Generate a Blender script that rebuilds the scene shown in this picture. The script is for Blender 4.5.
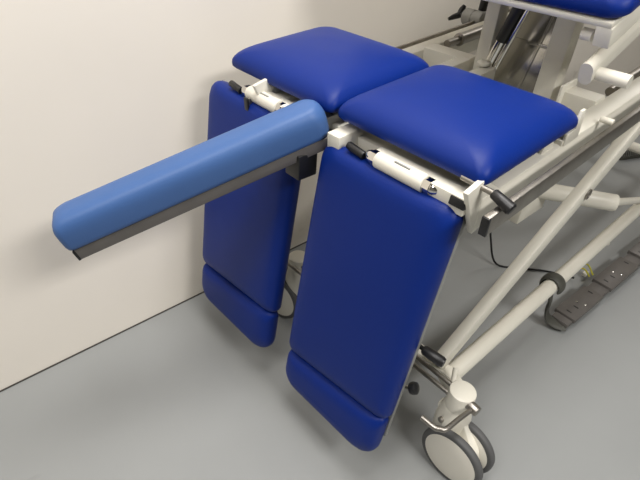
import bpy, bmesh, math
from mathutils import Vector, Matrix

for o in list(bpy.data.objects):
    bpy.data.objects.remove(o)
SC = bpy.context.scene
COL = SC.collection

# ------------------------------------------------------------------ camera
right = Vector((0.66561, 0.74418, 0.05623))
up = Vector((-0.48000, 0.36919, 0.79580))
back = Vector((0.57146, -0.55669, 0.60294))
cam_d = bpy.data.cameras.new('camera')
cam_d.sensor_width = 36.0
cam_d.lens = 481.0 / 640.0 * 36.0
cam_d.clip_start = 0.02
cam = bpy.data.objects.new('camera', cam_d)
COL.objects.link(cam)
M = Matrix((right, up, back)).transposed().to_4x4()
M.translation = Vector((0, 0, 1.2))
cam.matrix_world = M
SC.camera = cam

# ------------------------------------------------------------------ world, lights, exposure
w = bpy.data.worlds.new('world')
SC.world = w
w.use_nodes = True
w.node_tree.nodes['Background'].inputs[0].default_value = (1.0, 0.97, 0.93, 1)
w.node_tree.nodes['Background'].inputs[1].default_value = 0.3
SC.view_settings.view_transform = 'Standard'
SC.view_settings.look = 'None'
SC.view_settings.gamma = 1.0
SC.view_settings.use_curve_mapping = False
SC.view_settings.exposure = 0.75


def area(name, loc, sx, sy, power, col=(1, 0.97, 0.94)):
    d = bpy.data.lights.new(name, 'AREA')
    d.shape = 'RECTANGLE'
    d.size = sx
    d.size_y = sy
    d.energy = power
    d.color = col
    o = bpy.data.objects.new(name, d)
    o.location = loc
    COL.objects.link(o)
    return o


area('ceiling_lamp_over_table', (-0.4, 0.7, 2.74), 0.6, 1.2, 26)
area('ceiling_lamp_front', (-0.3, -1.0, 2.74), 0.6, 1.2, 20)
area('ceiling_lamp_aisle', (1.8, 0.6, 2.74), 0.6, 1.2, 50)
area('rear_wall_fill', (-0.7, 4.2, 2.74), 0.6, 1.2, 11)  # unseen fill lamp added to brighten the wall behind the table


# ------------------------------------------------------------------ materials
def srgb(r, g, b):
    def f(c):
        c /= 255.0
        return c / 12.92 if c <= 0.04045 else ((c + 0.055) / 1.055) ** 2.4
    return (f(r), f(g), f(b), 1)


def mat(name, col, rough=0.5, metal=0.0, noise=None, bump=None, spec=0.5, dark=0.85, spots=None):
    m = bpy.data.materials.new(name)
    m.use_nodes = True
    nt = m.node_tree
    b = nt.nodes['Principled BSDF']
    b.inputs['Base Color'].default_value = col
    b.inputs['Roughness'].default_value = rough
    b.inputs['Metallic'].default_value = metal
    b.inputs['Specular IOR Level'].default_value = spec
    tc = nt.nodes.new('ShaderNodeTexCoord')
    if noise:
        n = nt.nodes.new('ShaderNodeTexNoise')
        n.inputs['Scale'].default_value = noise
        n.inputs['Detail'].default_value = 6
        nt.links.new(tc.outputs['Object'], n.inputs['Vector'])
        r = nt.nodes.new('ShaderNodeMapRange')
        r.inputs['From Min'].default_value = 0.3
        r.inputs['From Max'].default_value = 0.7
        nt.links.new(n.outputs['Fac'], r.inputs['Value'])
        mx = nt.nodes.new('ShaderNodeMix')
        mx.data_type = 'RGBA'
        mx.inputs['A'].default_value = (col[0] * dark, col[1] * dark, col[2] * dark, 1)
        mx.inputs['B'].default_value = col
        nt.links.new(r.outputs['Result'], mx.inputs['Factor'])
        out = mx.outputs['Result']
        if spots:
            vs, cut, scol, stretch = spots
            mp = nt.nodes.new('ShaderNodeMapping')
            mp.inputs['Scale'].default_value = stretch
            nt.links.new(tc.outputs['Object'], mp.inputs['Vector'])
            n2 = nt.nodes.new('ShaderNodeTexNoise')
            n2.inputs['Scale'].default_value = vs
            n2.inputs['Detail'].default_value = 3
            nt.links.new(mp.outputs['Vector'], n2.inputs['Vector'])
            r2 = nt.nodes.new('ShaderNodeMapRange')
            r2.inputs['From Min'].default_value = cut
            r2.inputs['From Max'].default_value = cut + 0.06
            r2.inputs['To Max'].default_value = 0.55
            nt.links.new(n2.outputs['Fac'], r2.inputs['Value'])
            m2 = nt.nodes.new('ShaderNodeMix')
            m2.data_type = 'RGBA'
            nt.links.new(r2.outputs['Result'], m2.inputs['Factor'])
            nt.links.new(out, m2.inputs['A'])
            m2.inputs['B'].default_value = scol
            out = m2.outputs['Result']
        nt.links.new(out, b.inputs['Base Color'])
    if bump:
        sc, st = bump
        n3 = nt.nodes.new('ShaderNodeTexNoise')
        n3.inputs['Scale'].default_value = sc
        n3.inputs['Detail'].default_value = 3
        nt.links.new(tc.outputs['Object'], n3.inputs['Vector'])
        bp = nt.nodes.new('ShaderNodeBump')
        bp.inputs['Strength'].default_value = st
        bp.inputs['Distance'].default_value = 0.002
        nt.links.new(n3.outputs['Fac'], bp.inputs['Height'])
        nt.links.new(bp.outputs['Normal'], b.inputs['Normal'])
    return m


VINYL = mat('royal_blue_vinyl', srgb(3, 38, 119), 0.45, noise=5, bump=(260, 0.10), dark=0.93, spec=0.22)
PALE = mat('pale_blue_vinyl', srgb(66, 99, 152), 0.45, noise=6, bump=(260, 0.10), dark=0.92, spec=0.35)
WHITE = mat('white_powder_coat', srgb(226, 222, 208), 0.38, noise=9, dark=0.94)
STEEL = mat('brushed_steel', srgb(165, 160, 152), 0.36, 1.0, noise=30, dark=0.8)
CHROME = mat('chrome', srgb(215, 212, 205), 0.10, 1.0)
PLATE = mat('grey_plate', srgb(205, 202, 194), 0.18, 0.75, noise=8)
PLYGREY = mat('grey_panel_edge', srgb(150, 150, 146), 0.45, 0.3)
BLACK = mat('black_plastic', srgb(22, 22, 23), 0.4)
RUBBER = mat('grey_rubber', srgb(82, 82, 82), 0.6)
DISC = mat('wheel_disc_plastic', srgb(222, 218, 206), 0.45)
BARGREY = mat('grey_bar_steel', srgb(112, 108, 104), 0.45, 0.4, noise=20)
OLIVE = mat('dark_grey_rubber', srgb(72, 72, 65), 0.6)
BRASS = mat('brass', srgb(165, 125, 85), 0.35, 1.0)
YELLOW = mat('yellow_green_wire', srgb(190, 185, 40), 0.5)
FLOORM = mat('grey_floor_vinyl', srgb(146, 148, 147), 0.42, noise=2.5, dark=0.93,
             spots=(9, 0.73, srgb(112, 113, 113), (1.0, 0.35, 1.0)), bump=(7, 0.05))
WALLM = mat('cream_wall_paint', srgb(243, 236, 224), 0.6, noise=2.2, dark=0.96,
            spots=(7, 0.72, srgb(196, 188, 174), (1.0, 0.5, 1.0)), bump=(60, 0.06))
OFFWALL = mat('low_bounce_grey', srgb(105, 104, 100), 0.7, noise=2.0)  # unseen walls and ceiling, darkened to cut bounced light on the table
TRIMM = mat('dark_floor_joint', srgb(70, 66, 60), 0.8)


# ------------------------------------------------------------------ mesh helpers
def ob(name, bm, mats, parent=None, smooth=True, angle=40, label=None, kind=None):
    bmesh.ops.recalc_face_normals(bm, faces=bm.faces[:])
    if smooth:
        for f in bm.faces:
            f.smooth = True
        lim = math.radians(angle)
        for e in bm.edges:
            if len(e.link_faces) == 2 and e.calc_face_angle(0) > lim:
                e.smooth = False
    me = bpy.data.meshes.new(name)
    # origin at the middle of the part
    if len(bm.verts):
        xs = [v.co for v in bm.verts]
        c = Vector(((min(v.x for v in xs) + max(v.x for v in xs)) / 2,
                    (min(v.y for v in xs) + max(v.y for v in xs)) / 2,
                    min(v.z for v in xs)))
    else:
        c = Vector((0, 0, 0))
    bmesh.ops.translate(bm, verts=bm.verts[:], vec=-c)
    bm.to_mesh(me)
    bm.free()
    if not isinstance(mats, (list, tuple)):
        mats = [mats]
    for m in mats:
        me.materials.append(m)
    o = bpy.data.objects.new(name, me)
    COL.objects.link(o)
    if parent is not None:
        o.parent = parent
        o.location = c - WORLD[parent.name]
    else:
        o.location = c
    WORLD[o.name] = c
    if label:
        o['label'] = label
    if kind:
        o['kind'] = kind
    return o


WORLD = {}
EX, EY, EZ = Vector((1, 0, 0)), Vector((0, 1, 0)), Vector((0, 0, 1))


def frame(axis):
    a = Vector(axis).normalized()
    h = EZ if abs(a.z) < 0.9 else EX
    u = h.cross(a).normalized()
    return a, u, a.cross(u)


def box(bm, c, s, ax=(EX, EY, EZ), bev=0.002, mi=0, seg=2):
    c = Vector(c)
    vs = []
    for i in (-1, 1):
        for j in (-1, 1):
            for k in (-1, 1):
                vs.append(bm.verts.new(c + ax[0] * (i * s[0] / 2) + ax[1] * (j * s[1] / 2) + ax[2] * (k * s[2] / 2)))
    q = [(0, 1, 3, 2), (4, 6, 7, 5), (0, 4, 5, 1), (2, 3, 7, 6), (0, 2, 6, 4), (1, 5, 7, 3)]
    fs = [bm.faces.new([vs[i] for i in f]) for f in q]
    for f in fs:
        f.material_index = mi
    if bev > 0:
        es = list({e for f in fs for e in f.edges})
        r = bmesh.ops.bevel(bm, geom=es, offset=bev, segments=seg, profile=0.5, affect='EDGES')
        for f in r['faces']:
            f.material_index = mi


def beam(bm, p0, p1, wd, ht, side=None, bev=0.004, mi=0, seg=2):
    """rectangular tube p0 -> p1; wd along side, ht along the third axis"""
    p0, p1 = Vector(p0), Vector(p1)
    a = (p1 - p0).normalized()
    s = Vector(side) if side is not None else EX
    s = (s - a * s.dot(a)).normalized()
    t = a.cross(s)
    box(bm, (p0 + p1) / 2, ((p1 - p0).length, wd, ht), (a, s, t), bev, mi, seg)


def sweep(bm, pts, rad, seg=20, mi=0, flat=1.0, side=None, bev=0.0):
    """round (or flattened) tube along a polyline; rad number or list"""
    pts = [Vector(p) for p in pts]
    n = len(pts)
    rads = [rad] * n if not isinstance(rad, (list, tuple)) else list(rad)
    if bev and n >= 2:
        d0 = (pts[1] - pts[0]).normalized()
        d1 = (pts[-1] - pts[-2]).normalized()
        p_in0, p_in1 = pts[0] + d0 * bev, pts[-1] - d1 * bev
        r0, r1 = rads[0], rads[-1]
        pts = [pts[0], pts[0] + d0 * bev * 0.3, p_in0] + pts[1:-1] + [p_in1, pts[-1] - d1 * bev * 0.3, pts[-1]]
        rads = [r0 - bev, r0 - bev * 0.3, r0] + rads[1:-1] + [r1, r1 - bev * 0.3, r1 - bev]
        n = len(pts)
    tans = []
    for i in range(n):
        if i == 0:
            t = pts[1] - pts[0]
        elif i == n - 1:
            t = pts[-1] - pts[-2]
        else:
            t = (pts[i + 1] - pts[i]).normalized() + (pts[i] - pts[i - 1]).normalized()
        tans.append(t.normalized())
    a, u, v = frame(tans[0])
    if side is not None:
        u = Vector(side)
    u = (u - tans[0] * u.dot(tans[0])).normalized()
    rings = []
    for i in range(n):
        u = (u - tans[i] * u.dot(tans[i])).normalized()
        v = tans[i].cross(u)
        rings.append([bm.verts.new(pts[i] + u * (rads[i] * math.cos(2 * math.pi * k / seg)) +
                                   v * (rads[i] * flat * math.sin(2 * math.pi * k / seg))) for k in range(seg)])
    for i in range(n - 1):
        for k in range(seg):
            f = bm.faces.new([rings[i][k], rings[i][(k + 1) % seg], rings[i + 1][(k + 1) % seg], rings[i + 1][k]])
            f.material_index = mi
    for rg in (rings[0], rings[-1]):
        f = bm.faces.new(rg)
        f.material_index = mi


def lathe(bm, base, axis, prof, seg=32, mi=0):
    """prof: (radius, height) list along axis from base"""
    a, u, v = frame(axis)
    base = Vector(base)
    rings = []
    for r, h in prof:
        rings.append([bm.verts.new(base + a * h + u * (r * math.cos(2 * math.pi * k / seg)) +
                                   v * (r * math.sin(2 * math.pi * k / seg))) for k in range(seg)])
    for i in range(len(rings) - 1):
        for k in range(seg):
            f = bm.faces.new([rings[i][k], rings[i][(k + 1) % seg], rings[i + 1][(k + 1) % seg], rings[i + 1][k]])
            f.material_index = mi
    for rg in (rings[0], rings[-1]):
        f = bm.faces.new(rg)
        f.material_index = mi


def prism(bm, poly, vec, mi=0, bev=0.0):
    """polygon (3D points) extruded by vec"""
    vec = Vector(vec)
    a = [bm.verts.new(Vector(p)) for p in poly]
    b = [bm.verts.new(Vector(p) + vec) for p in poly]
    n = len(a)
    fs = [bm.faces.new(a), bm.faces.new(list(reversed(b)))]
    for i in range(n):
        fs.append(bm.faces.new([a[i], b[i], b[(i + 1) % n], a[(i + 1) % n]]))
    for f in fs:
        f.material_index = mi
    if bev:
        es = list({e for f in fs for e in f.edges})
        r = bmesh.ops.bevel(bm, geom=es, offset=bev, segments=2, profile=0.5, affect='EDGES')
        for f in r['faces']:
            f.material_index = mi


def arc_pts(p0, pc, p1, n=6):
    """quadratic bend from p0 to p1 around control pc"""
    p0, pc, p1 = Vector(p0), Vector(pc), Vector(p1)
    return [p0 * (1 - t) ** 2 + pc * 2 * t * (1 - t) + p1 * t * t for t in [i / n for i in range(n + 1)]]


def smooth_path(pts, n=6):
    """Catmull-Rom through points"""
    P = [Vector(p) for p in pts]
    P = [P[0] * 2 - P[1]] + P + [P[-1] * 2 - P[-2]]
    out = []
    for i in range(1, len(P) - 2):
        for k in range(n):
            t = k / n
            a, b, c, d = P[i - 1], P[i], P[i + 1], P[i + 2]
            out.append(0.5 * ((2 * b) + (c - a) * t + (2 * a - 5 * b + 4 * c - d) * t * t + (3 * b - a - 3 * c + d) * t ** 3))
    out.append(P[-2])
    return out


def round_poly(poly, s, r, nc=8, ne=8):
    """inset convex ccw polygon by s, round corners with radius r (scalar or one per corner)"""
    n = len(poly)
    lines = []
    for i in range(n):
        ax, ay = poly[i]
        bx, by = poly[(i + 1) % n]
        dx, dy = bx - ax, by - ay
        L = math.hypot(dx, dy)
        dx, dy = dx / L, dy / L
        lines.append((ax - dy * s, ay + dx * s, dx, dy))
    pts = []
    for i in range(n):
        x1, y1, dx1, dy1 = lines[i - 1]
        x2, y2, dx2, dy2 = lines[i]
        den = dx1 * dy2 - dy1 * dx2
        t = ((x2 - x1) * dy2 - (y2 - y1) * dx2) / den
        pts.append((x1 + dx1 * t, y1 + dy1 * t))
    out = []
    cor = []
    for i in range(n):
        rr = r[i] if isinstance(r, (list, tuple)) else r
        px, py = pts[i]
        ax, ay = pts[i - 1]
        bx, by = pts[(i + 1) % n]
        la, lb = math.hypot(ax - px, ay - py), math.hypot(bx - px, by - py)
        ua = ((ax - px) / la, (ay - py) / la)
        ub = ((bx - px) / lb, (by - py) / lb)
        cosang = max(-1, min(1, ua[0] * ub[0] + ua[1] * ub[1]))
        half = math.acos(cosang) / 2
        tl = min(rr / math.tan(half), 0.49 * la, 0.49 * lb)
        rr = tl * math.tan(half)
        bis = (ua[0] + ub[0], ua[1] + ub[1])
        bl = math.hypot(*bis)
        cx = px + bis[0] / bl * rr / math.sin(half)
        cy = py + bis[1] / bl * rr / math.sin(half)
        s0 = (px + ua[0] * tl, py + ua[1] * tl)
        s1 = (px + ub[0] * tl, py + ub[1] * tl)
        a0 = math.atan2(s0[1] - cy, s0[0] - cx)
        a1 = math.atan2(s1[1] - cy, s1[0] - cx)
        while a1 < a0:
            a1 += 2 * math.pi
        if a1 - a0 > math.pi:
            a1 -= 2 * math.pi
        cor.append([(cx + rr * math.cos(a0 + (a1 - a0) * k / nc), cy + rr * math.sin(a0 + (a1 - a0) * k / nc)) for k in range(nc + 1)])
    for i in range(n):
        out += cor[i]
        e0, e1 = cor[i][-1], cor[(i + 1) % n][0]
        for k in range(1, ne):
            t = k / ne
            out.append((e0[0] + (e1[0] - e0[0]) * t, e0[1] + (e1[1] - e0[1]) * t))
    return out


PILLOW = [(0.014, 0.0), (0.004, 0.04), (0.0005, 0.12), (0.0, 0.24), (0.001, 0.36), (0.004, 0.48), (0.009, 0.60),
          (0.017, 0.72), (0.028, 0.82), (0.044, 0.90), (0.064, 0.95), (0.09, 0.98)]
ARMP = [(0.006, 0.0), (0.001, 0.05), (0.0, 0.15), (0.0, 0.50), (0.0005, 0.62), (0.002, 0.72), (0.0045, 0.81), (0.0085, 0.89), (0.014, 0.945),
        (0.021, 0.975), (0.030, 0.99), (0.040, 1.0)]
FLATTER = [(0.010, 0.0), (0.002, 0.06), (0.0, 0.2), (0.0, 0.42), (0.001, 0.55), (0.004, 0.70), (0.009, 0.82),
           (0.016, 0.91), (0.026, 0.965), (0.040, 0.99), (0.06, 1.0)]


def cushion(bm, poly, org, ux, uy, un, thick, prof, r0, rgrow=0.8, dome=0.0, maxin=0.15, sag=None):
    """upholstered pad on a convex polygon given in (ux, uy) coordinates; un is its outward normal"""
    cx = sum(p[0] for p in poly) / len(poly)
    cy = sum(p[1] for p in poly) / len(poly)
    hx = max(abs(p[0] - cx) for p in poly)
    hy = max(abs(p[1] - cy) for p in poly)
    prof = [p for p in prof if p[0] < maxin]
    s = prof[-1][0]
    while s + 0.02 < maxin:
        s += 0.02
        prof.append((s, 1.0))
    rings = []
    for s, h in prof:
        rr = [r + rgrow * s for r in r0] if isinstance(r0, (list, tuple)) else r0 + rgrow * s
        ring = []
        for (x, y) in round_poly(poly, s, rr):
            d = dome * max(0, 1 - ((x - cx) / hx) ** 2) * max(0, 1 - ((y - cy) / hy) ** 2) * max(0.0, (h - 0.5) * 2)
            ring.append(bm.verts.new(Vector(org) + ux * x + uy * y + un * (thick * h + d)))
        rings.append(ring)
    n = len(rings[0])
    for i in range(len(rings) - 1):
        for k in range(n):
            bm.faces.new([rings[i][k], rings[i][(k + 1) % n], rings[i + 1][(k + 1) % n], rings[i + 1][k]])
    bm.faces.new(rings[0])
    bm.faces.new(rings[-1])


NB = bmesh.new


def tag(o, label, cat, group=None):
    o['label'] = label
    o['category'] = cat
    if group:
        o['group'] = group


# ------------------------------------------------------------------ the room
def slab(name, lo, hi, m):
    bm = NB()
    lo, hi = Vector(lo), Vector(hi)
    box(bm, (lo + hi) / 2, hi - lo, bev=0)
    return ob(name, bm, m, smooth=False, kind='structure')


WX = -1.162
slab('floor', (WX - 0.1, -2.2, -0.1), (4.2, 6.2, 0.0), FLOORM)
slab('wall_left', (WX - 0.1, -2.2, 0.0), (WX, 6.2, 2.8), WALLM)
slab('wall_back', (WX, 6.1, 0.0), (4.2, 6.2, 2.8), WALLM)
slab('wall_right', (4.1, -2.1, 0.0), (4.2, 6.1, 2.8), OFFWALL)
slab('wall_front', (WX, -2.2, 0.0), (4.2, -2.1, 2.8), OFFWALL)
slab('ceiling', (WX - 0.1, -2.2, 2.8), (4.2, 6.2, 2.9), OFFWALL)
# thin dark joint where the wall meets the floor, uneven sealant
bm = NB()
box(bm, (WX + 0.0015, 2.0, 0.002), (0.003, 8.2, 0.004), bev=0)
ob('trim_1', bm, TRIMM, smooth=False, kind='structure')

# ------------------------------------------------------------------ the treatment table
ROOT = bpy.data.objects.new('treatment_table', None)
COL.objects.link(ROOT)
ROOT.location = (-0.6, 1.2, 0)
WORLD['treatment_table'] = Vector((-0.6, 1.2, 0))
tag(ROOT, 'blue padded split-leg medical treatment table on a white wheeled frame beside the wall', 'treatment table')

TILT = math.atan(0.080)
FY = Vector((0, math.cos(TILT), math.sin(TILT)))      # along the tilted top frame
FZ = Vector((0, -math.sin(TILT), math.cos(TILT)))
P0 = Vector((0, 0.60, 0.795))


def F(x, y, z=0.0):
    """point on the tilted top frame: x across, y along it from its foot end, z above the rail tops"""
    return P0 + EX * x + FY * y + FZ * z


# --- base frame: long tubes, cross bars
bm = NB()
for x0, x1 in ((-0.317, -0.317), (-0.845, -0.845)):
    sweep(bm, [(x0, 0.785, 0.200), (x1, 2.75, 0.200)], 0.0235, 24, bev=0.003)
sweep(bm, [(-0.317, 2.7, 0.200), (-0.845, 2.7, 0.200)], 0.0235, 24)
for xa, xb in ((-0.317, -0.25), (-0.845, -0.885)):
    beam(bm, (xa, 0.80, 0.20), (xb, 0.765, 0.20), 0.04, 0.04, EZ)
base = ob('base_frame', bm, WHITE, ROOT, label='white tubular base frame near the floor')
bm = NB()
beam(bm, (-0.30, 0.795, 0.215), (-0.86, 0.795, 0.215), 0.034, 0.022, EY)
ob('cross_tube', bm, WHITE, base)
for yy, zz in ((0.757, 0.236), (0.735, 0.232)):
    bm = NB()
    sweep(bm, [(-0.27, yy, zz), (-0.89, yy, zz)], 0.0065, 12)
    ob('brake_rod', bm, STEEL, base, label='thin steel brake rod')
bm = NB()
sweep(bm, [(-0.285, 0.762, 0.235), (-0.300, 0.785, 0.262)], 0.007, 12)
ob('gusset', bm, WHITE, base)


# --- casters
def caster(cx, cy, wx, wy, yaw):
    bm = NB()
    lathe(bm, (cx, cy, 0.135), EZ, [(0.028, 0), (0.031, 0.01), (0.0325, 0.03), (0.0325, 0.113), (0.031, 0.118), (0.026, 0.120), (0.002, 0.1205)], 40)
    d = Vector((math.cos(yaw), math.sin(yaw), 0))      # rolling direction
    a = Vector((-math.sin(yaw), math.cos(yaw), 0))     # axle
    R = 0.083
    wc = Vector((wx, wy, R))
    o = Vector((cx, cy, 0)) - d * 0.0
    # sloping shoulder under the column and the body between the two wheels
    lathe(bm, (cx, cy, 0.125), EZ, [(0.040, -0.03), (0.043, -0.02), (0.044, 0.015), (0.041, 0.04), (0.033, 0.075)], 32)
    prism(bm, [o + EZ * 0.175 - d * 0.045 - a * 0.014, o + EZ * 0.175 + d * 0.03 - a * 0.014,
               wc + d * 0.045 + EZ * 0.035 - a * 0.014, wc + d * 0.058 - EZ * 0.005 - a * 0.014, wc + d * 0.03 - EZ * 0.04 - a * 0.014,
               wc - d * 0.03 - EZ * 0.035 - a * 0.014, wc - d * 0.06 + EZ * 0.01 - a * 0.014], a * 0.028, bev=0.005)
    sweep(bm, [wc - a * 0.03, wc + a * 0.03], 0.012, 16)
    c = ob('caster', bm, WHITE, ROOT, label='white twin-wheel caster')
    for s in (-1, 1):
        bm = NB()
        b0 = wc + a * (s * 0.017)
        prof = [(0.070, 0.0), (0.078, 0.0), (R - 0.001, 0.003), (R, 0.007), (R, 0.013), (R - 0.001, 0.017), (0.078, 0.020), (0.070, 0.020)]
        lathe(bm, b0, a * s, prof, 56)
        ob('tyre', bm, RUBBER, c, label='grey rubber tyre')
        bm = NB()
        lathe(bm, b0, a * s, [(0.010, -0.001), (0.069, -0.001), (0.0715, 0.001), (0.0715, 0.0195), (0.062, 0.0220), (0.035, 0.0240), (0.004, 0.0245)], 56)
        ob('wheel_disc', bm, DISC, c)
    return c


ca = caster(-0.252, 0.750, -0.206, 0.728, math.radians(2))
caster(-0.875, 0.765, -0.915, 0.745, math.radians(-170))
caster(-0.28, 2.74, -0.25, 2.78, math.radians(40))
caster(-0.875, 2.74, -0.90, 2.78, math.radians(120))
# brake lever of the near caster
bm = NB()
sweep(bm, smooth_path([(-0.214, 0.728, 0.240), (-0.218, 0.690, 0.240), (-0.222, 0.646, 0.240), (-0.233, 0.634, 0.240), (-0.242, 0.629, 0.240), (-0.275, 0.627, 0.241)], 6), 0.0062, 12)
sweep(bm, [(-0.240, 0.742, 0.240), (-0.200, 0.738, 0.240)], 0.0125, 18, bev=0.001)
ob('brake_lever', bm, STEEL, ca, label='bent steel brake lever')
bm = NB()
sweep(bm, [(-0.262, 0.712, 0.165), (-0.264, 0.704, 0.165)], 0.007, 12)
ob('screw', bm, STEEL, ca)

# --- lifting scissor arms
for (x0, x1) in ((-0.345, -0.300), (-0.80, -0.80)):
    bm = NB()
    p, q = Vector((x0, 0.775, 0.236)), Vector((x1 - 0.004, 1.525, 0.806))
    beam(bm, p, q, 0.030, 0.050, EX, bev=0.007)
    sa = ob('scissor_arm', bm, WHITE, ROOT, label='white slanting lift arm')
    bm = NB()
    m = p.lerp(q, 0.62) + EX * 0.0155
    lathe(bm, m, EX, [(0.012, -0.002), (0.0145, 0.0), (0.0145, 0.004), (0.011, 0.005), (0.010, 0.002), (0.004, 0.002)], 20)
    ob('pivot_bolt', bm, STEEL, sa)
# --- top frame: two long rails and the cross beams
bm = NB()
for x in (-0.322, -0.835):
    beam(bm, F(x, 0.05, -0.0325), F(x, 2.1, -0.0325), 0.045, 0.065, EX, bev=0.006)
top = ob('top_frame', bm, WHITE, ROOT, label='white steel upper frame under the seat pads')
bm = NB()
beam(bm, F(-0.34, 0.56, -0.020), F(-0.412, 0.56, -0.020), 0.05, 0.055, FY, bev=0.003)
box(bm, F(-0.414, 0.555, -0.014), (0.006, 0.075, 0.075), (EX, FY, FZ), 0.001)
beam(bm, F(-0.812, 0.56, -0.020), F(-0.675, 0.56, -0.020), 0.05, 0.055, FY, bev=0.003)
beam(bm, F(-0.74, 0.585, -0.10), F(-0.40, 0.585, -0.10), 0.06, 0.05, FY, bev=0.003)
beam(bm, F(-0.74, 0.585, -0.12), F(-0.74, 0.585, -0.03), 0.06, 0.05, FY, bev=0.003)
beam(bm, F(-0.40, 0.585, -0.12), F(-0.40, 0.585, -0.03), 0.02, 0.05, FY, bev=0.003)
ob('cross_beam', bm, WHITE, top)
bm = NB()
beam(bm, F(-0.32, 0.085, -0.030), F(-0.85, 0.085, -0.030), 0.040, 0.04, FY, bev=0.003)
box(bm, F(-0.415, 0.034, -0.010), (0.206, 0.030, 0.034), (EX, FY, FZ), 0.002)
box(bm, F(-0.79, 0.034, -0.010), (0.15, 0.030, 0.034), (EX, FY, FZ), 0.002)
beam(bm, F(-0.612, 0.012, -0.012), F(-0.612, 0.55, -0.012), 0.034, 0.036, EX, bev=0.002)
beam(bm, F(-0.688, 0.012, -0.010), F(-0.688, 0.55, -0.010), 0.034, 0.036, EX, bev=0.002)
ob('front_beam', bm, WHITE, top)
# foot-end cheek plates
for x, s in ((-0.312, 1), (-0.857, -1)):
    bm = NB()
    prism(bm, [F(x, 0.004, 0.030), F(x, 0.050, 0.038), F(x, 0.10, 0.0), F(x, 0.10, -0.064), F(x, 0.048, -0.072), F(x, 0.026, -0.020)],
          EX * (s * 0.010), bev=0.0015)
    ob('cheek_plate', bm, WHITE, top)
# stub bracket carrying the seat pad on the near side
bm = NB()
prism(bm, [F(-0.304, 0.315, -0.002), F(-0.304, 0.372, -0.002), F(-0.304, 0.364, 0.058), F(-0.304, 0.350, 0.058), F(-0.304, 0.345, 0.024), F(-0.304, 0.315, 0.022)], EX * 0.006, bev=0.001)
prism(bm, [F(-0.315, 0.25, -0.002), F(-0.315, 0.30, -0.002), F(-0.315, 0.29, 0.014), F(-0.315, 0.26, 0.020)], EX * 0.006, bev=0.001)
box(bm, F(-0.312, 0.335, 0.003), (0.022, 0.05, 0.012), (EX, FY, FZ), 0.001)
ob('seat_bracket', bm, WHITE, top)

# --- steel accessory rails
for x, y0 in ((-0.264, 0.006), (-0.888, 0.0)):
    s = 1 if x > -0.5 else -1
    zr = -0.010 if s > 0 else -0.022
    bm = NB()
    beam(bm, F(x, y0, zr), F(x, 2.0, zr), 0.012 if s > 0 else 0.008, 0.036 if s > 0 else 0.03, EX, bev=0.0015)
    for yy in (0.95, 1.5):
        sweep(bm, [F(x, yy, zr), F(x - s * 0.035, yy, zr)], 0.008, 12)
    sr = ob('side_rail', bm, STEEL, ROOT, label='steel accessory side rail')
    bm = NB()
    beam(bm, F(x, y0 - 0.003, zr), F(x, y0 + 0.003, zr), 0.0135, 0.034, EX, bev=0.001)
    ob('end_cap', bm, BLACK, sr, label='black end cap')
    bm = NB()
    sweep(bm, [F(x - s * 0.033, 0.46, 0.008), F(x - s * 0.007, 0.46, 0.008)], 0.0065, 14, bev=0.001)
    ob('stop_pin', bm, WHITE, sr)

# --- clamp with wing knob on the far rail
bm = NB()
cl = Vector((-0.868, 1.505, 0.860))
lathe(bm, cl, -EX, [(0.022, 0), (0.025, 0.003), (0.025, 0.032), (0.0235, 0.033), (0.0235, 0.037), (0.025, 0.038), (0.025, 0.068), (0.022, 0.071)], 28)
box(bm, cl + Vector((-0.012, 0, -0.03)), (0.034, 0.05, 0.05), (EX, FY, FZ), 0.003)
kc = ob('rail_clamp', bm, PLYGREY, ROOT, label='grey clamp on the far side rail')
bm = NB()
kp = cl - EX * 0.092
sweep(bm, [cl - EX * 0.068, kp], 0.009, 12)
sweep(bm, smooth_path([kp + Vector((-0.018, -0.032, -0.014)), kp + Vector((-0.010, -0.015, -0.007)), kp, kp + Vector((-0.003, 0.010, 0.010)), kp + Vector((0.0, 0.019, 0.026))], 4),
      [0.005, 0.006, 0.007, 0.008, 0.0085, 0.009, 0.0095, 0.010, 0.011, 0.011, 0.011, 0.0105, 0.010, 0.010, 0.009, 0.008, 0.006], 12)
ob('wing_knob', bm, BLACK, kc, label='black wing knob')
bm = NB()
sweep(bm, [cl + Vector((-0.03, 0.03, 0.02)), cl + Vector((-0.03, 0.035, 0.09))], 0.014, 12, bev=0.003)
ob('clamp_post', bm, BLACK, kc)

# --- slide tubes inside the rails
for x, y0, zt in ((-0.364, 0.68, -0.020), (-0.79, 0.61, 0.004)):
    bm = NB()
    sweep(bm, [F(x, y0, zt), F(x, 1.9, zt)], 0.011, 16)
    sweep(bm, [F(x, y0 + 0.06, zt), F(x, 1.9, zt)], 0.016, 16)
    sl = ob('slide_tube', bm, STEEL, ROOT, label='steel slide tube')
    bm = NB()
    sweep(bm, [F(x, y0 + 0.052, zt), F(x, y0 + 0.064, zt)], 0.0175, 20, bev=0.001)
    ob('ring', bm, BRASS if x > -0.5 else STEEL, sl, label='brass ring' if x > -0.5 else None)


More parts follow.
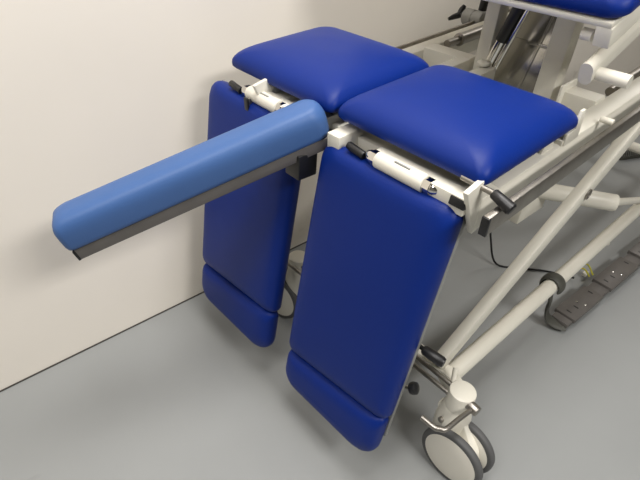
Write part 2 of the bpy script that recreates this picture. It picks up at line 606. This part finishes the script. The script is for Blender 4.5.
# --- seat pads
def seat(x0, x1):
    yo = 0.040
    poly = [(x0, yo), (x1, yo), (x1, yo + 0.318), (x0, yo + 0.318)]
    bm = NB()
    cushion(bm, poly, F(0, 0, 0.022), EX, FY, FZ, 0.056, PILLOW, 0.016, rgrow=0.75, dome=0.006)
    c = ob('seat_cushion', bm, VINYL, ROOT, angle=60)
    bm = NB()
    box(bm, F((x0 + x1) / 2, yo + 0.158, 0.015), (x1 - x0 - 0.05, 0.26, 0.013), (EX, FY, FZ), 0.001)
    ob('base_board', bm, BLACK, c, label='dark board under the pad')
    for yy in (0.10, 0.30):
        bm = NB()
        box(bm, F((x0 + x1) / 2, yy, 0.003), (0.24, 0.03, 0.012), (EX, FY, FZ), 0.001)
        ob('support_bar', bm, WHITE, c)
    return c


seat(-0.638, -0.298)
seat(-1.008, -0.648)

# --- hanging leg sections
LD = Vector((0, -0.142, -0.9899))
LN = Vector((0, -0.9899, 0.142))


def leg(x0, x1, skew, near):
    org = Vector((0, 0.640, 0.778))

    def Q(x, d, n=0.0):
        return org + EX * x + LD * d + LN * n
    # local v axis runs upward (-LD) so that polygons stay counter-clockwise seen from the front
    ux, uy = EX, -LD
    bm = NB()
    xr = x1 - 0.003 if near else x1 - 0.035
    box(bm, Q((x0 + 0.003 + xr) / 2, 0.305, -0.013), (xr - x0 - 0.003, 0.60, 0.012), (EX, LD, LN), 0.002)
    for xx in (x0 + 0.05, x1 - 0.06):
        box(bm, Q(xx, 0.30, -0.028), (0.03, 0.56, 0.018), (EX, LD, LN), 0.002)
    p = ob('leg_panel', bm, PLYGREY, ROOT, label='grey backing panel of the hanging leg section')
    a, b = skew
    bm = NB()
    cushion(bm, [(x0, -a), (x1, -b), (x1, 0.0), (x0, 0.0)], Q(0, 0, -0.007), ux, uy, LN, 0.046, FLATTER, [0.018, 0.02, 0.03, 0.03], rgrow=0.5, dome=0.003)
    ob('leg_cushion', bm, VINYL, p, angle=60)
    bm = NB()
    cushion(bm, [(x0 + 0.004, -0.685), (x1 - 0.004, -0.672), (x1 - 0.004, -b - 0.002), (x0 + 0.004, -a - 0.002)], Q(0, 0, -0.007), ux, uy, LN, 0.046,
            FLATTER, [0.055, 0.05, 0.014, 0.014], rgrow=0.5, dome=0.002, maxin=0.055)
    ob('foot_cushion', bm, VINYL, p, angle=60)
    # hinge across the top
    xm = (x0 + x1) / 2
    bm = NB()
    hx0, hx1 = x1 - 0.190, x1 - 0.080
    hz = Vector((0, 0.625, 0.792))
    sweep(bm, [hz + EX * hx0, hz + EX * hx1], 0.0165, 24, bev=0.002)
    box(bm, hz + EX * ((hx0 + hx1) / 2) + Vector((0, 0.014, -0.012)), (hx1 - hx0, 0.03, 0.022), bev=0.002)
    h = ob('hinge_tube', bm, WHITE, p, label='white hinge tube')
    for sx, hx in ((-1, hx0), (1, hx1)):
        bm = NB()
        sweep(bm, [hz + EX * hx, hz + EX * (hx + sx * 0.014)], 0.0145, 6)
        sweep(bm, [hz + EX * (hx + sx * 0.013), hz + EX * (hx + sx * 0.019), hz + EX * (hx + sx * 0.027), hz + EX * (hx + sx * 0.031)], [0.0115, 0.0115, 0.008, 0.002], 14)
        ob('hinge_nut', bm, CHROME, p, label='chrome hinge nut')
    bm = NB()
    box(bm, hz + EX * ((hx0 + hx1) / 2 + 0.005) + Vector((0, -0.006, 0.0158)), (0.035, 0.004, 0.002), bev=0.0005)
    ob('slot', bm, PLYGREY, p)
    bm = NB()
    sweep(bm, [Vector((hx0 - 0.075, 0.622, 0.792)), Vector((hx0 - 0.030, 0.620, 0.788))], 0.008, 12, bev=0.002)
    ob('latch', bm, BLACK, p, label='small black latch')
    bm = NB()
    box(bm, Q(x1 - 0.010, -0.012, 0.012), (0.03, 0.016, 0.03), (EX, LD, LN), 0.002)
    ob('corner_clip', bm, BLACK, p, label='black plastic corner clip')
    if near:
        bm = NB()
        sweep(bm, [Q(x1 - 0.02, 0.335, -0.03), Q(x1 + 0.002, 0.335, -0.03)], 0.005, 12)
        sweep(bm, [Q(x1, 0.335, -0.03), Q(x1 + 0.004, 0.335, -0.030), Q(x1 + 0.042, 0.338, -0.036), Q(x1 + 0.048, 0.338, -0.037)], [0.008, 0.0105, 0.012, 0.0095], 16)
        ob('release_lever', bm, BLACK, p, label='black grip of the release lever')
        bm = NB()
        kb = Q(x1 + 0.006, 0.445, -0.028)
        sweep(bm, [kb + Vector((-0.03, 0.0, -0.025)), kb], 0.0045, 10)
        ob('knob_stem', bm, CHROME, p)
        bm = NB()
        lathe(bm, kb, Vector((0.7, 0.2, 0.5)), [(0.008, -0.004), (0.013, 0.0), (0.0145, 0.006), (0.013, 0.013), (0.006, 0.016), (0.001, 0.0165)], 20)
        ob('knob', bm, BLACK, p, label='round black knob')
    return p


leg(-0.642, -0.314, (0.575, 0.528), True)
leg(-1.066, -0.716, (0.560, 0.522), False)

# --- centre arm support swung out towards the left
A0 = Vector((-0.652, 0.585, 0.742))
A1 = Vector((-0.812, 0.158, 0.587))
au = (A1 - A0).normalized()
aw = au.cross(EZ).normalized()            # sideways
if aw.x < 0:
    aw = -aw
av = aw.cross(au)
if av.z < 0:
    av = -av
AL = (A1 - A0).length


def G(t, s, n):
    """along the arm from its pivot, sideways to the left from its near lower edge, up"""
    return A0 + au * t - aw * s + av * n


bm = NB()
AW = 0.082
box(bm, G(AL / 2 - 0.03, AW / 2, 0.012), (AL + 0.06, AW - 0.008, 0.025), (au, aw, av), 0.0015)
arm = ob('arm_support', bm, BARGREY, ROOT, label='grey metal bar under the pale blue arm pad')
bm = NB()
ap = [(-0.068, 0.0), (AL + 0.012, 0.0), (AL + 0.012, AW), (-0.068, AW)]
cushion(bm, ap, G(0, 0, 0.024), au, -aw, av, 0.070, ARMP, [0.034, 0.016, 0.016, 0.034], rgrow=0.5, dome=0.0, maxin=0.039)
ob('arm_cushion', bm, PALE, arm, angle=60, label='pale blue vinyl arm pad')
bm = NB()
box(bm, G(AL + 0.002, AW / 2, 0.011), (0.005, AW - 0.006, 0.0235), (au, aw, av), 0.001)
ob('end_cap', bm, BLACK, arm, label='black end cap')
bm = NB()
box(bm, Vector((-0.678, 0.590, 0.722)), (0.045, 0.05, 0.055), bev=0.003)
box(bm, Vector((-0.672, 0.635, 0.765)), (0.03, 0.06, 0.03), bev=0.003)
ob('pivot_block', bm, BLACK, arm, label='black pivot block')

# --- tilt lever at the near corner
bm = NB()
sweep(bm, [(-0.34, 0.640, 0.826), (-0.268, 0.640, 0.824)], 0.005, 12)
tl = ob('tilt_lever', bm, STEEL, ROOT, label='steel lever with black grip at the frame corner')
bm = NB()
g0 = Vector((-0.282, 0.640, 0.825))
g1 = Vector((-0.244, 0.640, 0.812))
sweep(bm, [g0, g0.lerp(g1, 0.06), g0.lerp(g1, 0.5), g0.lerp(g1, 0.93), g1], [0.0065, 0.0085, 0.0095, 0.0108, 0.0085], 18)
ob('lever_grip', bm, BLACK, tl, label='black grip')

# --- mounting of the back section
for x0, wd in ((-0.640, 0.036), (-0.463, 0.046)):
    bm = NB()
    beam(bm, (x0, 1.165, 0.74), (x0 - 0.002, 1.165, 1.05), wd, 0.045, EX, bev=0.004)
    ob('back_post', bm, WHITE, ROOT, label='white upright post under the raised back section')
bm = NB()
prism(bm, [(-0.642, 1.20, 0.79), (-0.485, 1.20, 0.79), (-0.49, 1.27, 1.04), (-0.600, 1.27, 1.04)], (0, 0.006, 0), bev=0.001)
beam(bm, (-0.62, 1.230, 0.90), (-0.49, 1.230, 0.90), 0.008, 0.006, EZ, bev=0.001)
beam(bm, (-0.55, 1.199, 0.79), (-0.535, 1.269, 1.04), 0.006, 0.006, EY, bev=0.001)
ob('back_plate', bm, PLATE, ROOT, label='grey metal plate between the posts')
bm = NB()
s0, s1 = Vector((-0.631, 1.15, 0.81)), Vector((-0.566, 1.15, 1.04))
sweep(bm, [s0, s0.lerp(s1, 0.50)], 0.0125, 16)
st = ob('gas_strut', bm, CHROME, ROOT, label='chrome and black gas strut')
bm = NB()
sweep(bm, [s0.lerp(s1, 0.42), s1], 0.0145, 18, bev=0.002)
ob('strut_tube', bm, BLACK, st)
bm = NB()
sweep(bm, [s0 + EX * 0.022, s1 + EX * 0.022], 0.006, 12)
ob('strut_rod', bm, CHROME, st)
bm = NB()
lathe(bm, F(-0.625, 0.535, 0.01), FZ, [(0.016, 0), (0.016, 0.006), (0.010, 0.010)], 16)
ob('strut_foot', bm, WHITE, st)

# --- raised back section
BT = math.radians(20)
BY = Vector((0, math.cos(BT), math.sin(BT)))
BZ = Vector((0, -math.sin(BT), math.cos(BT)))
BO = Vector((0.018, 0.965, 1.016))


def B(x, y, z):
    return BO + EX * x + BY * y + BZ * z


bm = NB()
box(bm, B(-0.625, 0.48, 0.007), (0.59, 0.96, 0.012), (EX, BY, BZ), 0.003)
beam(bm, B(-0.342, 0.0, -0.016), B(-0.342, 0.96, -0.016), 0.03, 0.038, EX, bev=0.003)
beam(bm, B(-0.905, 0.0, -0.022), B(-0.905, 0.96, -0.022), 0.03, 0.045, EX, bev=0.003)
bf = ob('back_frame', bm, WHITE, ROOT, label='white frame of the raised back section')
bm = NB()
cushion(bm, [(-0.96, 0.0), (-0.315, 0.0), (-0.315, 0.98), (-0.96, 0.98)], B(0, 0, 0.014), EX, BY, BZ, 0.06, PILLOW, 0.03, rgrow=1.0, dome=0.006)
ob('back_cushion', bm, VINYL, bf, angle=60)
bm = NB()
sweep(bm, [B(-0.365, 0.02, -0.028), B(-0.385, 0.02, -0.028)], 0.011, 16)
ob('pivot_pin', bm, WHITE, bf)

# --- oval push handle with its two stubs
bm = NB()
h0, h1 = Vector((-0.330, 0.977, 0.934)), Vector((-0.330, 1.62, 1.178))
hs = []
for k in range(32):
    t = 2 * math.pi * k / 32
    hs.append((0.0125 * math.cos(t), 0.0125 * math.sin(t) + (0.0095 if math.sin(t) >= 0 else -0.0095)))
hn = EX.cross((h1 - h0).normalized())
prism(bm, [h0 + EX * a + hn * b for a, b in hs], h1 - h0)
hd = ob('push_handle', bm, WHITE, ROOT, label='white oval side handle of the back section')
hdv = (h1 - h0).normalized()
for t in (0.024, 0.205):
    bm = NB()
    a = h0 + hdv * t - hn * 0.008
    sweep(bm, [a, a + EX * 0.07], 0.0125, 18)
    ob('handle_stub', bm, WHITE, hd)

# --- lift motor and its cross block under the frame
bm = NB()
box(bm, (-0.53, 1.42, 0.385), (0.10, 0.17, 0.07), bev=0.006)
mo = ob('lift_motor', bm, WHITE, ROOT, label='white electric lift actuator below the frame')
bm = NB()
sweep(bm, [(-0.50, 1.44, 0.435), (-0.30, 1.58, 0.432)], 0.027, 24, bev=0.006)
ob('motor_housing', bm, WHITE, mo)
bm = NB()
sweep(bm, [(-0.31, 1.573, 0.432), (-0.317, 2.16, 0.215)], 0.013, 16)
ob('actuator_rod', bm, WHITE, mo)

# --- floor switch bar along the near side, its hook and its cables
bd = Vector((0.045, 0.80, 0.0)).normalized()
bs = Vector((bd.y, -bd.x, 0))
b0 = Vector((-0.262, 1.42, 0.030))
bm = NB()
beam(bm, b0, b0 + bd * 1.15, 0.060, 0.020, bs, bev=0.002)
fb = ob('switch_bar', bm, BARGREY, ROOT, label='dark grey floor switch bar along the near side')
for k, (t0, t1) in enumerate(((0.03, 0.235), (0.30, 0.53), (0.60, 0.83), (0.90, 1.12))):
    bm = NB()
    beam(bm, b0 + bd * t0 + EZ * 0.012, b0 + bd * t1 + EZ * 0.012, 0.074, 0.016, bs, bev=0.002)
    sg = ob('switch_plate', bm, BARGREY, fb)
    for q, dd in ((0.45, -0.008), (0.5, 0.02)):
        bm = NB()
        c = b0 + bd * (t0 + (t1 - t0) * q) + bs * dd + EZ * 0.0198
        lathe(bm, c, EZ, [(0.0045, 0), (0.004, 0.002), (0.001, 0.0025)], 12)
        ob('screw', bm, CHROME, fb, label='bright screw head')
    for q, dd in ((0.12, 0.0), (0.32, 0.004), (0.9, -0.004)):
        bm = NB()
        c = b0 + bd * (t0 + (t1 - t0) * q) + bs * dd + EZ * 0.0202
        box(bm, c, (0.018, 0.005, 0.001), (bs, bd, EZ), 0)
        ob('slot', bm, BLACK, fb)
bm = NB()
tc = Vector((-0.317, 1.36, 0.20))
hook = [tc + Vector((0.031 * math.cos(t), 0, 0.031 * math.sin(t))) for t in [math.radians(x) for x in range(-20, 251, 18)]]
hook += [Vector((-0.312, 1.37, 0.155)), Vector((-0.306, 1.38, 0.12)), Vector((-0.306, 1.39, 0.075)), Vector((-0.294, 1.40, 0.038)), Vector((-0.265, 1.415, 0.022)), Vector((-0.24, 1.43, 0.022))]
sweep(bm, smooth_path(hook, 3), 0.021, 12, flat=0.3, side=EY)
ob('bar_hook', bm, OLIVE, ROOT, label='dark grey rubber hook around the base tube')
bm = NB()
sweep(bm, [(-0.317, 1.80, 0.190), (-0.310, 1.80, 0.158)], 0.012, 14, bev=0.002)
ob('tube_foot', bm, WHITE, ROOT)
bm = NB()
sweep(bm, smooth_path([(-0.62, 1.42, 0.32), (-0.62, 1.52, 0.12), (-0.58, 1.55, 0.012), (-0.50, 1.62, 0.006), (-0.43, 1.68, 0.006), (-0.34, 1.72, 0.012)], 6), 0.004, 8)
ob('power_cable', bm, BLACK, ROOT, label='thin black cable on the floor')
bm = NB()
sweep(bm, smooth_path([(-0.36, 1.74, 0.03), (-0.33, 1.75, 0.05), (-0.30, 1.75, 0.03)], 5), 0.003, 8)
sweep(bm, smooth_path([(-0.36, 1.78, 0.03), (-0.33, 1.78, 0.055), (-0.295, 1.77, 0.03)], 5), 0.003, 8)
ob('earth_wire', bm, YELLOW, ROOT, label='yellow and green wire')

bm = NB()
box(bm, (-0.322, 1.775, 0.018), (0.016, 0.028, 0.014), bev=0.002)
ob('terminal_block', bm, WHITE, ROOT)

# --- coiled hand-control cable on the floor at the far side
bm = NB()
pts = []
cd = Vector((0.25, 0.60, 0)).normalized()
cs = Vector((cd.y, -cd.x, 0))
for k in range(18 * 14 + 1):
    t = k / 14
    a = 2 * math.pi * t
    pts.append(Vector((-0.66, 2.97, 0.030)) + cd * (t * 0.016) + cs * (0.026 * math.cos(a)) + EZ * (0.026 * math.sin(a)))
sweep(bm, pts, 0.004, 8)
o = ob('coiled_cable', bm, OLIVE)
tag(o, 'grey-green coiled cable lying on the floor beyond the lift arm', 'cable')
